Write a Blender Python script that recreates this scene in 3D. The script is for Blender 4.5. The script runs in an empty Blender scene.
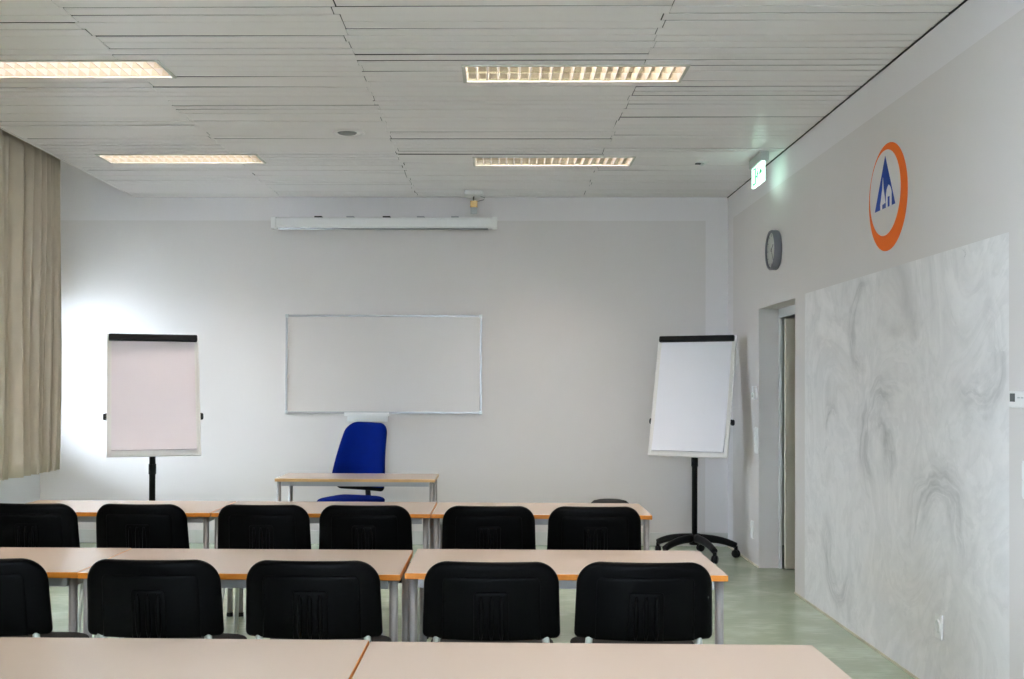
import bpy, bmesh, math, random
from mathutils import Matrix, Vector
random.seed(7)
S = bpy.context.scene
COL = S.collection
PI = math.pi
sin, cos = math.sin, math.cos

# ------------------------------------------------------------------ helpers
class MB:
    """collects shapes, linked as ONE mesh object"""
    def __init__(s):
        s.bm = bmesh.new()
    def box(s, x0, x1, y0, y1, z0, z1, mi=0, bev=0.0, seg=2, M=None):
        b = bmesh.new()
        v = [b.verts.new((x, y, z)) for x in (x0, x1) for y in (y0, y1) for z in (z0, z1)]
        for f in ((0,1,3,2),(4,6,7,5),(0,4,5,1),(2,3,7,6),(0,2,6,4),(1,5,7,3)):
            b.faces.new([v[i] for i in f])
        if bev > 0:
            bmesh.ops.bevel(b, geom=b.edges[:], offset=bev, segments=seg, affect='EDGES', profile=0.5)
        s._merge(b, mi, M)
        return s
    def _merge(s, b, mi=0, M=None, smooth=False):
        bmesh.ops.recalc_face_normals(b, faces=b.faces[:])
        if M is not None:
            bmesh.ops.transform(b, matrix=M, verts=b.verts[:])
        mp = {v: s.bm.verts.new(v.co) for v in b.verts}
        for f in b.faces:
            try:
                nf = s.bm.faces.new([mp[v] for v in f.verts])
                nf.material_index = mi
                nf.smooth = smooth or f.smooth
            except ValueError:
                pass
        b.free()
    def tube(s, pts, r, n=12, mi=0, ry=None, caps=True, closed=False):
        pts = [Vector(p) for p in pts]
        b = bmesh.new()
        rings = []
        m = len(pts)
        up = None
        for i, p in enumerate(pts):
            if closed:
                t = (pts[(i+1) % m] - pts[i-1]).normalized()
            else:
                t = (pts[min(i+1, m-1)] - pts[max(i-1, 0)]).normalized()
            if up is None:
                up = Vector((0,0,1)) if abs(t.z) < .9 else Vector((1,0,0))
            a = t.cross(up).normalized(); up = a.cross(t).normalized()
            rr = r[i] if isinstance(r, (list, tuple)) else r
            r2 = (ry if ry else rr)
            rings.append([b.verts.new(p + a*rr*cos(2*PI*k/n) + up*r2*sin(2*PI*k/n)) for k in range(n)])
        R = range(m if closed else m-1)
        for i in R:
            A, B = rings[i], rings[(i+1) % m]
            for k in range(n):
                f = b.faces.new((A[k], A[(k+1)%n], B[(k+1)%n], B[k])); f.smooth = True
        if caps and not closed:
            b.faces.new(rings[0]); b.faces.new(rings[-1][::-1])
        s._merge(b, mi)
        return s
    def lathe(s, prof, n=32, mi=0, M=None, smooth=True):
        """prof: list of (r,z) around z axis"""
        b = bmesh.new()
        rings = []
        for r, z in prof:
            if r < 1e-6:
                rings.append([b.verts.new((0,0,z))])
            else:
                rings.append([b.verts.new((r*cos(2*PI*k/n), r*sin(2*PI*k/n), z)) for k in range(n)])
        for A, B in zip(rings, rings[1:]):
            for k in range(n):
                a0, a1 = A[k % len(A)], A[(k+1) % len(A)]
                b0, b1 = B[k % len(B)], B[(k+1) % len(B)]
                vs = []
                for v in (a0, a1, b1, b0):
                    if v not in vs: vs.append(v)
                if len(vs) > 2:
                    f = b.faces.new(vs); f.smooth = smooth
        s._merge(b, mi, M)
        return s
    def prism(s, poly, z0, z1, mi=0, M=None, bev=0):
        """2D polygon (x,y) extruded z0..z1 (concave allowed)"""
        b = bmesh.new()
        A = [b.verts.new((x, y, z0)) for x, y in poly]
        B = [b.verts.new((x, y, z1)) for x, y in poly]
        n = len(poly)
        for k in range(n):
            b.faces.new((A[k], A[(k+1)%n], B[(k+1)%n], B[k]))
        fa = b.faces.new(A); fb = b.faces.new(B)
        bmesh.ops.triangulate(b, faces=[fa, fb])
        s._merge(b, mi, M)
        return s
    def pillow(s, wl, wr, z0, z1, T, curve=None, nu=20, nv=20, mi=0, M=None, pu=5, pv=6, minT=0.0):
        """cushion/shell in the XZ plane, thickness along Y. wl/wr(v) = half widths"""
        b = bmesh.new()
        F, B = [], []
        for j in range(nv+1):
            t = j/nv
            v = .5 - .5*cos(PI*t)
            z = z0 + (z1-z0)*v
            gv = max(0, 1-abs(2*v-1)**pv)**.5
            rf, rb = [], []
            for i in range(nu+1):
                u = -cos(PI*i/nu)
                gu = max(0, 1-abs(u)**pu)**.5
                x = (wr(v) if u > 0 else wl(v))*u
                th = T*.5*(minT + (1-minT)*gu*gv)
                y = curve(x, z) if curve else 0
                edge = i in (0, nu) or j in (0, nv)
                vf = b.verts.new((x, y-th, z))
                vb = vf if (edge and minT == 0) else b.verts.new((x, y+th, z))
                rf.append(vf); rb.append(vb)
            F.append(rf); B.append(rb)
        for j in range(nv):
            for i in range(nu):
                for G in (F, B):
                    vs = [G[j][i], G[j][i+1], G[j+1][i+1], G[j+1][i]]
                    f = b.faces.new(vs); f.smooth = True
        if minT > 0:
            def side(a, c, d, e):
                f = b.faces.new((a, c, d, e))
            for i in range(nu):
                side(F[0][i], F[0][i+1], B[0][i+1], B[0][i]); side(F[-1][i], F[-1][i+1], B[-1][i+1], B[-1][i])
            for j in range(nv):
                side(F[j][0], F[j+1][0], B[j+1][0], B[j][0]); side(F[j][-1], F[j+1][-1], B[j+1][-1], B[j][-1])
        s._merge(b, mi, M)
        return s
    def build(s, name, mats, parent=None, **kw):
        me = bpy.data.meshes.new(name)
        s.bm.to_mesh(me); s.bm.free()
        if not isinstance(mats, (list, tuple)): mats = [mats]
        for m in mats: me.materials.append(m)
        o = bpy.data.objects.new(name, me)
        COL.objects.link(o)
        if parent: o.parent = parent
        for k, v in kw.items(): o[k] = v
        return o

def thing(name, label, cat, loc=(0,0,0), rz=0, group=None):
    o = bpy.data.objects.new(name, None); COL.objects.link(o)
    o.empty_display_size = .1
    o.location = loc; o.rotation_euler = (0, 0, rz)
    o['label'] = label; o['category'] = cat
    if group: o['group'] = group
    return o
def struct(o):
    o['kind'] = 'structure'; return o
def dup(root, loc, rz, label):
    r = root.copy(); COL.objects.link(r)
    r.location = loc; r.rotation_euler = (0, 0, rz); r['label'] = label
    for ch in list(root.children):
        c = ch.copy(); COL.objects.link(c); c.parent = r
        for g in list(ch.children):
            d = g.copy(); COL.objects.link(d); d.parent = c
    return r

# ------------------------------------------------------------------ materials
def srgb(r, g, b):
    f = lambda c: (c/255/12.92) if c/255 <= .04045 else ((c/255+.055)/1.055)**2.4
    return (f(r), f(g), f(b), 1)
def mat(name, col, rough=.5, metal=0, spec=.5, bump=None, var=None, emit=None, coat=0, sheen=0):
    """bump=(scale,strength); var=(scale, amount) colour variation by noise"""
    m = bpy.data.materials.new(name); m.use_nodes = True
    nt = m.node_tree; N = nt.nodes; L = nt.links
    p = N['Principled BSDF']
    p.inputs['Base Color'].default_value = col
    p.inputs['Roughness'].default_value = rough
    p.inputs['Metallic'].default_value = metal
    p.inputs['Specular IOR Level'].default_value = spec
    p.inputs['Coat Weight'].default_value = coat
    p.inputs['Sheen Weight'].default_value = sheen
    tc = N.new('ShaderNodeTexCoord')
    if var:
        n = N.new('ShaderNodeTexNoise'); n.inputs['Scale'].default_value = var[0]; n.inputs['Detail'].default_value = 4
        L.new(tc.outputs['Object'], n.inputs['Vector'])
        r = N.new('ShaderNodeMapRange'); r.inputs[1].default_value = .3; r.inputs[2].default_value = .7
        r.inputs[3].default_value = 1-var[1]; r.inputs[4].default_value = 1+var[1]
        L.new(n.outputs['Fac'], r.inputs[0])
        mx = N.new('ShaderNodeVectorMath'); mx.operation = 'SCALE'
        mx.inputs[0].default_value = col[:3]
        L.new(r.outputs[0], mx.inputs['Scale']); L.new(mx.outputs[0], p.inputs['Base Color'])
    if bump:
        n2 = N.new('ShaderNodeTexNoise'); n2.inputs['Scale'].default_value = bump[0]; n2.inputs['Detail'].default_value = 3
        L.new(tc.outputs['Object'], n2.inputs['Vector'])
        bp = N.new('ShaderNodeBump'); bp.inputs['Strength'].default_value = bump[1]; bp.inputs['Distance'].default_value = .002
        L.new(n2.outputs['Fac'], bp.inputs['Height']); L.new(bp.outputs[0], p.inputs['Normal'])
    if emit:
        p.inputs['Emission Color'].default_value = emit[0]; p.inputs['Emission Strength'].default_value = emit[1]
    return m

W = {}
W['grey_paint'] = mat('wall_paint_pale_grey', (.69,.65,.635,1), .65, bump=(140,.15), var=(1.3,.015))
W['white_paint'] = mat('wall_paint_white_border', (.77,.735,.74,1), .65, bump=(140,.15))
W['white_left'] = mat('wall_paint_white', (.74,.75,.76,1), .6, bump=(140,.15))
W['ceil'] = mat('ceiling_lamella_paint', (.88,.84,.84,1), .33, spec=.5)
W['slab'] = mat('concrete_slab_paint', (.7,.72,.7,1), .8)
W['dark'] = mat('ceiling_gap_shade', (.008,.008,.008,1), .9)  # near-black, paints the shade seen through the ceiling gaps
W['skirt'] = mat('skirting_white', (.62,.62,.6,1), .5)
W['caulk'] = mat('yellowed_sealant', (.55,.50,.38,1), .7, var=(6,.2))
W['wood'] = mat('orange_beech_edge', (.56,.19,.018,1), .4, var=(9,.12), spec=.3)
W['woodp'] = mat('pale_beech_edge', (.52,.30,.11,1), .35, var=(9,.1))
W['top'] = mat('laminate_top', (.585,.465,.39,1), .22, spec=.5, var=(1.5,.01))
W['steel'] = mat('grey_painted_steel', (.30,.29,.29,1), .38, metal=.35)
W['rail'] = mat('grey_rail', (.30,.30,.31,1), .45, metal=.2)
W['chrome'] = mat('chrome', (.78,.78,.78,1), .15, metal=1)
W['chairmetal'] = mat('light_grey_tube', (.48,.50,.47,1), .35, metal=.3)
W['plastic'] = mat('black_plastic', (.0010,.0010,.0012,1), .45, bump=(220,.2), spec=.05)
W['blackfab'] = mat('black_fabric', (.006,.006,.006,1), .9, bump=(400,.6))
W['black'] = mat('black_satin', (.005,.005,.006,1), .42, spec=.2)
W['blue'] = mat('blue_fabric', (.0,.009,.13,1), .9, bump=(350,.5), var=(14,.08), spec=.05)
W['alu'] = mat('brushed_aluminium', (.40,.40,.41,1), .38, metal=.6)
W['board'] = mat('whiteboard_enamel', (.66,.615,.59,1), .35, spec=.3)
W['paperL'] = mat('flipchart_paper', (.76,.68,.71,1), .55, var=(2.2,.02))
W['paperR'] = mat('flipchart_paper_cool', (.80,.785,.83,1), .55, var=(2.2,.015))
W['frameW'] = mat('offwhite_board_frame', (.78,.745,.72,1), .4)
W['plasticW'] = mat('white_plastic', (.84,.83,.82,1), .35)
W['plasticG'] = mat('pale_grey_plastic', (.5,.53,.53,1), .4)
W['clockrim'] = mat('dark_grey_clock_rim', (.12,.12,.14,1), .45)
W['clockface'] = mat('clock_face', (.60,.60,.56,1), .4)
W['orange'] = mat('orange_vinyl', (.80,.135,.002,1), .55, spec=.15)
W['logoblue'] = mat('blue_vinyl', (.002,.04,.29,1), .55, spec=.15)
W['blade'] = mat('cross_blade_aluminium', (.17,.16,.15,1), .55, metal=.0)
W['mirror'] = mat('mirror_louvre', (.86,.80,.68,1), .10, metal=1)
W['mirror2'] = mat('mirror_reflector', (.86,.82,.74,1), .22, metal=1, bump=(14,.6))
W['lampframe'] = mat('luminaire_frame', (.55,.54,.50,1), .35, metal=.3)
W['tubeglass'] = mat('fluorescent_tube', (.85,.85,.82,1), .2)
W['brass'] = mat('brass_terminal', (.50,.33,.13,1), .4, metal=.6)
W['screen_dark'] = mat('grey_display', (.10,.11,.11,1), .25)
W['door'] = mat('door_leaf_paint', (.74,.69,.58,1), .45)
W['jamb'] = mat('jamb_paint', (.60,.57,.545,1), .6, bump=(140,.1))
W['doorframe'] = mat('door_frame_paint', (.66,.66,.65,1), .4)
W['ground'] = mat('outside_paving', (.68,.66,.62,1), .9, var=(.5,.2))
W['winframe'] = mat('window_frame_paint', (.75,.75,.75,1), .4)
W['signgreen'] = mat('exit_green', (.0,.30,.10,1), .4, emit=((.01,.5,.16,1), .4))
W['signwhite'] = mat('exit_lit_panel', (.8,.9,.85,1), .4, emit=((.62,1,.84,1), 2.2))
W['blackmatte'] = mat('matte_black', (.006,.006,.006,1), .7)

# window glass: clear pane, lets daylight through
g = bpy.data.materials.new('clear_window_glass'); g.use_nodes = True
N = g.node_tree.nodes; L = g.node_tree.links; N.clear()
o_ = N.new('ShaderNodeOutputMaterial'); t_ = N.new('ShaderNodeBsdfTransparent'); gl = N.new('ShaderNodeBsdfGlossy')
fr = N.new('ShaderNodeFresnel'); mx = N.new('ShaderNodeMixShader'); gl.inputs['Roughness'].default_value = .02
t_.inputs[0].default_value = (.95,.97,.96,1)
L.new(fr.outputs[0], mx.inputs[0]); L.new(t_.outputs[0], mx.inputs[1]); L.new(gl.outputs[0], mx.inputs[2]); L.new(mx.outputs[0], o_.inputs[0])
W['glass'] = g

# curtain cloth: slightly translucent woven beige
c = mat('beige_curtain_cloth', (.64,.55,.43,1), .85, bump=(500,.5), var=(5,.06))
N = c.node_tree.nodes; L = c.node_tree.links
p = N['Principled BSDF']; tr = N.new('ShaderNodeBsdfTranslucent'); tr.inputs[0].default_value = (.36,.32,.24,1)
mx = N.new('ShaderNodeMixShader'); mx.inputs[0].default_value = .13
L.new(p.outputs[0], mx.inputs[1]); L.new(tr.outputs[0], mx.inputs[2]); L.new(mx.outputs[0], N['Material Output'].inputs[0])
W['curtain'] = c

# linoleum floor: sage green, streaky along the room width, semi gloss
f = mat('sage_linoleum', (.27,.32,.245,1), .22, spec=.5)
N = f.node_tree.nodes; L = f.node_tree.links; p = N['Principled BSDF']
tc = N.new('ShaderNodeTexCoord'); mp = N.new('ShaderNodeMapping'); mp.inputs['Scale'].default_value = (5, 48, 1)
n1 = N.new('ShaderNodeTexNoise'); n1.inputs['Scale'].default_value = 1.4; n1.inputs['Detail'].default_value = 6; n1.inputs['Roughness'].default_value = .65
n2 = N.new('ShaderNodeTexNoise'); n2.inputs['Scale'].default_value = 3; n2.inputs['Detail'].default_value = 4
L.new(tc.outputs['Object'], mp.inputs[0]); L.new(mp.outputs[0], n1.inputs['Vector']); L.new(tc.outputs['Object'], n2.inputs['Vector'])
ad = N.new('ShaderNodeMath'); ad.operation = 'ADD'; L.new(n1.outputs['Fac'], ad.inputs[0]); L.new(n2.outputs['Fac'], ad.inputs[1])
cr = N.new('ShaderNodeValToRGB'); cr.color_ramp.elements[0].position = .72; cr.color_ramp.elements[1].position = 1.25/1.0 if False else 1.0
cr.color_ramp.elements[0].color = (.36,.43,.32,1); cr.color_ramp.elements[1].color = (.52,.58,.455,1)
mr = N.new('ShaderNodeMapRange'); mr.inputs[1].default_value = .0; mr.inputs[2].default_value = 1.3
L.new(ad.outputs[0], mr.inputs[0]); L.new(mr.outputs[0], cr.inputs[0]); L.new(cr.outputs[0], p.inputs['Base Color'])
W['floor'] = f

# filler plaster patch: swirly trowelled grey
m = mat('trowelled_filler_plaster', (.6,.6,.6,1), .6)
N = m.node_tree.nodes; L = m.node_tree.links; p = N['Principled BSDF']
tc = N.new('ShaderNodeTexCoord')
def noise(scale, detail, dist, rough=.6, vec=None):
    n = N.new('ShaderNodeTexNoise'); n.inputs['Scale'].default_value = scale; n.inputs['Detail'].default_value = detail
    n.inputs['Distortion'].default_value = dist; n.inputs['Roughness'].default_value = rough
    L.new(vec if vec else tc.outputs['Object'], n.inputs['Vector']); return n
def ramp(src, stops):
    r = N.new('ShaderNodeValToRGB')
    e = r.color_ramp.elements
    while len(e) < len(stops): e.new(.5)
    for q, (a, v) in zip(e, stops):
        q.position = a; q.color = (v, v, v, 1)
    L.new(src, r.inputs[0]); return r
big = noise(1.3, 7, .9, .6)
mid = noise(1.3, 8, 1.1, .62)
fine = noise(5.0, 9, 1.0, .75)
r1 = ramp(big.outputs['Fac'], [(.28,.70),(.42,.79),(.5,.84),(.58,.79),(.70,.87)])
r2 = ramp(mid.outputs['Fac'], [(.34,.90),(.44,1.0),(.49,.93),(.505,1.0),(.58,.96),(.60,1.03)])
r3 = ramp(fine.outputs['Fac'], [(.27,.55),(.33,.93),(.5,1.0),(.7,1.02)])
sep = N.new('ShaderNodeSeparateXYZ'); L.new(tc.outputs['Object'], sep.inputs[0])
def M_(op, a, b_=None, c_=None):
    q = N.new('ShaderNodeMath'); q.operation = op
    for k_, v_ in enumerate((a, b_, c_)):
        if v_ is None: continue
        if isinstance(v_, (int, float)): q.inputs[k_].default_value = v_
        else: L.new(v_, q.inputs[k_])
    return q.outputs[0]
wob = noise(3.0, 3, 0, .5)
arc_total = None
for (cy_, cz_, rad_, wid_, a0_) in ((6.12, 1.18, .30, .16, .6), (6.15, 1.15, .14, .10, 2.5), (5.36, .72, .30, .17, 1.6), (7.02, 1.26, .13, .08, 1.2), (4.95, 1.65, .22, .12, 3.9), (6.9, .45, .25, .12, -1.0), (6.4, 1.85, .24, .10, .2)):
    dy_ = M_('SUBTRACT', sep.outputs['Y'], cy_); dz_ = M_('SUBTRACT', sep.outputs['Z'], cz_)
    r0_ = M_('SQRT', M_('ADD', M_('MULTIPLY', dy_, dy_), M_('MULTIPLY', dz_, dz_)))
    r_ = M_('ADD', r0_, M_('MULTIPLY', M_('SUBTRACT', wob.outputs['Fac'], .5), .30))
    an_ = M_('ARCTAN2', dz_, dy_)
    cmb = N.new('ShaderNodeCombineXYZ'); L.new(M_('MULTIPLY', r_, 22), cmb.inputs[0]); L.new(M_('MULTIPLY', an_, .9), cmb.inputs[1]); cmb.inputs[2].default_value = cy_*3
    st_ = noise(1.0, 5, .3, .6, cmb.outputs[0])
    rg_ = M_('MAXIMUM', M_('SUBTRACT', 1.0, M_('DIVIDE', M_('ABSOLUTE', M_('SUBTRACT', r_, rad_)), wid_)), 0)
    aw_ = M_('MAXIMUM', M_('ADD', M_('COSINE', M_('SUBTRACT', an_, a0_)), .35), 0)
    msk = M_('MINIMUM', M_('MULTIPLY', M_('MULTIPLY', rg_, aw_), 1.3), 1)
    v_ = M_('MULTIPLY', msk, M_('MAXIMUM', M_('SUBTRACT', st_.outputs['Fac'], .34), 0))
    arc_total = v_ if arc_total is None else M_('ADD', arc_total, v_)
arcf = M_('SUBTRACT', 1.0, M_('MULTIPLY', arc_total, .95))
mu = N.new('ShaderNodeMixRGB'); mu.blend_type = 'MULTIPLY'; mu.inputs[0].default_value = 1
L.new(r1.outputs[0], mu.inputs[1]); L.new(r2.outputs[0], mu.inputs[2])
mu2 = N.new('ShaderNodeMixRGB'); mu2.blend_type = 'MULTIPLY'; mu2.inputs[0].default_value = 1
mu3 = N.new('ShaderNodeVectorMath'); mu3.operation = 'SCALE'; L.new(mu.outputs[0], mu3.inputs[0]); L.new(arcf, mu3.inputs['Scale'])
L.new(mu3.outputs[0], mu2.inputs[1]); L.new(r3.outputs[0], mu2.inputs[2])
tint = N.new('ShaderNodeMixRGB'); tint.blend_type = 'MULTIPLY'; tint.inputs[0].default_value = 1; tint.inputs[2].default_value = (1.0,.97,.97,1)
L.new(mu2.outputs[0], tint.inputs[1]); L.new(tint.outputs[0], p.inputs['Base Color'])
bp = N.new('ShaderNodeBump'); bp.inputs['Strength'].default_value = .25; bp.inputs['Distance'].default_value = .004
L.new(mid.outputs['Fac'], bp.inputs['Height']); L.new(bp.outputs[0], p.inputs['Normal'])
W['patch'] = m

# ------------------------------------------------------------------ room dimensions
XL, XR, YB, YF, H = -4.36, 2.14, 10.23, -4.6, 3.276
XC = -3.47            # left edge of the lamella ceiling
ZS = 3.80             # slab
DY0, DY1, DZ = 7.91, 9.01, 2.14   # doorway
WT = .175

struct(MB().box(XL-.3, XR+2.6, YF-.2, YB+.3, -.1, 0).build('floor', W['floor']))
# back wall with white painted border at top and right
b = MB()
b.box(XL-.3, 1.93, YB, YB+.2, 0, 3.055, 0)
b.box(XL-.3, XR+.0, YB, YB+.2, 3.055, ZS, 1)
b.box(1.93, XR+.0, YB, YB+.2, 0, 3.055, 1)
struct(b.build('wall_back', [W['grey_paint'], W['white_paint']]))
# right wall
b = MB()
b.box(XR, XR+WT, YF, YB+.2, 3.05, ZS, 1)
b.box(XR, XR+WT, 10.0, YB+.2, 0, 3.05, 1)
b.box(XR, XR+WT, DY1, 10.0, 0, 3.05, 0)
b.box(XR, XR+WT, DY0, DY1, DZ, 3.05, 0)
b.box(XR, XR+WT, 7.66, DY0, 0, 3.05, 0)
b.box(XR, XR+WT, YF, 4.60, 0, 3.05, 0)
b.box(XR, XR+WT, 4.60, 7.66, 2.15, 3.05, 0)
b.box(XR, XR+WT, 4.60, 7.66, 0, 2.15, 2)
struct(b.build('wall_right', [W['grey_paint'], W['white_paint'], W['patch']]))

# left wall with window openings
WZT = [2.40]+[3.15]*6      # head heights
WIN = [(9.42,10.12),(6.62,8.12),(4.62,6.12),(2.62,4.12),(.62,2.12),(-1.38,.12),(-3.38,-1.88)]
FILL_WIN = [(-1.3,.3)]  # unseen window behind the camera, added for light from the front
WZ0, WZ1 = .88, 3.15
b = MB()
b.box(XL-.25, XL, YF, YB+.2, 0, WZ0); b.box(XL-.25, XL, YF, YB+.2, WZ1, ZS)
ys = sorted([YF, YB+.2] + [y for w in WIN for y in w])
for i in range(0, len(ys), 2):
    b.box(XL-.25, XL, ys[i], ys[i+1], WZ0, WZ1)
b.box(XL-.25, XL, WIN[0][0], WIN[0][1], WZT[0], WZ1)
struct(b.build('wall_left', W['white_left']))
b = MB()
b.box(XL-.25, XR+WT, YF-.25, YF, 0, WZ0); b.box(XL-.25, XR+WT, YF-.25, YF, WZ1-.1, ZS)
xs = sorted([XL-.25, XR+WT] + [x for w in FILL_WIN for x in w])
for i in range(0, len(xs), 2):
    b.box(xs[i], xs[i+1], YF-.25, YF, WZ0, WZ1-.1)
struct(b.build('wall_front', W['grey_paint']))
struct(MB().box(XL-.25, XR+WT, YF-.2, YB+.2, ZS, ZS+.2).build('ceiling_slab', W['slab']))

# lamella ceiling (boards run across the room, butted at three staggered lines)
LUM = [(-.22, 1.05, 6.05, 6.39), (-.22, 1.05, 8.385, 8.725), (-3.14, -1.88, 5.90, 6.24), (-3.14, -1.88, 8.33, 8.67)]
for q in (3.71, ):
    LUM += [(-.22, 1.05, q, q+.34), (-3.14, -1.88, q, q+.34)]
PW = .105
def snap(y):
    k = round((YB-.012-y)/PW)
    return YB-.012-k*PW
LUM = [(a, b_, snap((c_+d_)/2-PW*1.5)-.0125, snap((c_+d_)/2-PW*1.5)+3*PW+.0125) for (a, b_, c_, d_) in LUM]
b = MB()
for k in range(int((YB-YF)/PW)+1):
    y1 = YB - .012 - k*PW; y0 = y1 - PW
    if y0 < YF: break
    segs = [XC+.0]
    for sx in (-2.09, -.79, .79):
        segs.append(sx + random.choice((-.012, 0, .012)))
    segs.append(XR-.005)
    for a, c2 in zip(segs, segs[1:]):
        iv = [(a, c2)]
        for (lx0, lx1, ly0, ly1) in LUM:
            if ly0 < (y0+y1)/2 < ly1:
                nv = []
                for (p0, p1) in iv:
                    if p1 <= lx0 or p0 >= lx1: nv.append((p0, p1)); continue
                    if p0 < lx0: nv.append((p0, lx0+.012))
                    if p1 > lx1: nv.append((lx1-.012, p1))
                iv = nv
        for (p0, p1) in iv:
            gap = random.choice((.009,.011,.013,.015,.017,.020,.024)) * (1 if random.random() < .88 else 1.5)
            dzL, dzR = random.uniform(0,.0015), random.uniform(0,.0015)
            if random.random() < .15: dzL += .003
            tw = random.uniform(-.0015, .0015)
            e = random.choice((.001,.001,.002,.004))
            bb = bmesh.new()
            zt = H+.0055
            g2 = gap*random.uniform(.4, 1.1)   # gap may taper along the board
            co = [(p0+e, y0+gap, H+dzL+tw), (p1-e, y0+g2, H+dzR+tw), (p1-e, y1, H+dzR-tw), (p0+e, y1, H+dzL-tw)]
            lo = [bb.verts.new(q) for q in co]; hi = [bb.verts.new((q[0], q[1], zt)) for q in co]
            bb.faces.new(lo); bb.faces.new(hi)
            for q in range(4):
                bb.faces.new((lo[q], lo[(q+1)%4], hi[(q+1)%4], hi[q]))
            b._merge(bb, 0)
# black boards above stand in for shade in the gaps, luminaires left free
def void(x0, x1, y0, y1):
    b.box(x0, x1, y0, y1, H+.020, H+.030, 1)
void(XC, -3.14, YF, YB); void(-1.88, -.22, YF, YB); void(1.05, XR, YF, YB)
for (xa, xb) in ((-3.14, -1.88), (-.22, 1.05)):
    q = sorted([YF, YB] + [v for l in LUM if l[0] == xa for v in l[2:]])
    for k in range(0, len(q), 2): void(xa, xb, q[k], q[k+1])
b.box(XC-.012, XC, YF, YB, H-.004, H+.10, 0)    # edge strip at curtain trough
struct(b.build('ceiling', [W['ceil'], W['dark']]))

# skirting, sealant lines, painted shadow gap
struct(MB().box(XL, XR, YB-.014, YB, 0, .125, bev=.003).build('baseboard_back', W['skirt']))
b = MB(); b.box(XR-.006, XR, YF, DY0, 0, .012); b.box(XR-.006, XR, DY1, YB, 0, .014)
struct(b.build('trim_1', W['caulk']))
struct(MB().box(XR-.008, XR, YF, YB, H-.005, H+.02).build('shadow_gap_strip', W['blackmatte']))  # black strip, the shadow gap under the ceiling put in as colour

# doorway reveal, frame and open leaf
b = MB()
fx0, fx1 = XR+.160, XR+.185
b.box(fx0, fx1, DY1-.035, DY1, 0, DZ, bev=.004); b.box(fx0, fx1, DY0, DY0+.035, 0, DZ, bev=.004)
b.box(fx0, fx1, DY0, DY1, DZ-.075, DZ, bev=.004)
fr_ = struct(b.build('trim_3', W['doorframe']))
dr = MB().box(XR+.195, XR+1.18, DY1-.085, DY1-.045, .008, DZ-.08, bev=.003).build('door_1', W['door']); struct(dr)
MB().tube([(XR+1.14, DY1-.085, 1.05), (XR+1.14, DY1-.135, 1.05), (XR+1.02, DY1-.135, 1.05)], .009).build('door_handle', W['alu'], dr)
b = MB()
b.box(XR+2.4, XR+2.6, YF, YB+.3, 0, 2.7); b.box(XR+WT, XR+2.4, YB+.1, YB+.3, 0, 2.7); b.box(XR+WT, XR+2.4, YF-.2, YF, 0, 2.7)
b.box(XR+WT, XR+2.6, YF-.2, YB+.3, 2.7, 2.8)
struct(b.build('wall_corridor', W['grey_paint']))
struct(MB().box(-60, 40, -60, YB+40, -.6, -.5).build('ground', W['ground']))

# windows
for i, (y0, y1) in enumerate(WIN):
    fm = MB(); x0, x1 = XL-.17, XL-.11
    t = .06; zt = WZT[i]
    fm.box(x0, x1, y0, y1, WZ0, WZ0+t, bev=.004); fm.box(x0, x1, y0, y1, zt-t, zt, bev=.004)
    fm.box(x0, x1, y0, y0+t, WZ0, zt, bev=.004); fm.box(x0, x1, y1-t, y1, WZ0, zt, bev=.004)
    if i: fm.box(x0, x1, (y0+y1)/2-.045, (y0+y1)/2+.045, WZ0, zt, bev=.004)
    w = struct(fm.build('window_%d' % (i+1), W['winframe']))
    MB().box(XL-.142, XL-.138, y0+t, y1-t, WZ0+t, zt-t).build('window_pane', W['glass'], w)
    MB().box(XL-.12, XL+.04, y0-.03, y1+.03, WZ0-.03, WZ0+.002, bev=.004).build('window_sill', W['winframe'], w)
    MB().tube([(XL-.11, (y0+y1)/2, 1.9), (XL-.06, (y0+y1)/2, 1.9), (XL-.06, (y0+y1)/2, 1.78)], .009).build('window_handle', W['alu'], w)

for i, (x0, x1) in enumerate(FILL_WIN):  # added window in the unseen front wall, fills in front light
    fm = MB(); y0, y1 = YF-.17, YF-.11; t = .06; zt = WZ1-.1
    fm.box(x0, x1, y0, y1, WZ0, WZ0+t, bev=.004); fm.box(x0, x1, y0, y1, zt-t, zt, bev=.004)
    fm.box(x0, x0+t, y0, y1, WZ0, zt, bev=.004); fm.box(x1-t, x1, y0, y1, WZ0, zt, bev=.004)
    fm.box((x0+x1)/2-.045, (x0+x1)/2+.045, y0, y1, WZ0, zt, bev=.004)
    w = struct(fm.build('window_%d' % (len(WIN)+i+1), W['winframe']))
    MB().box(x0+t, x1-t, YF-.142, YF-.138, WZ0+t, zt-t).build('window_pane', W['glass'], w)
    MB().box(x0-.03, x1+.03, YF-.12, YF+.04, WZ0-.03, WZ0+.002, bev=.004).build('window_sill', W['winframe'], w)

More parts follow.
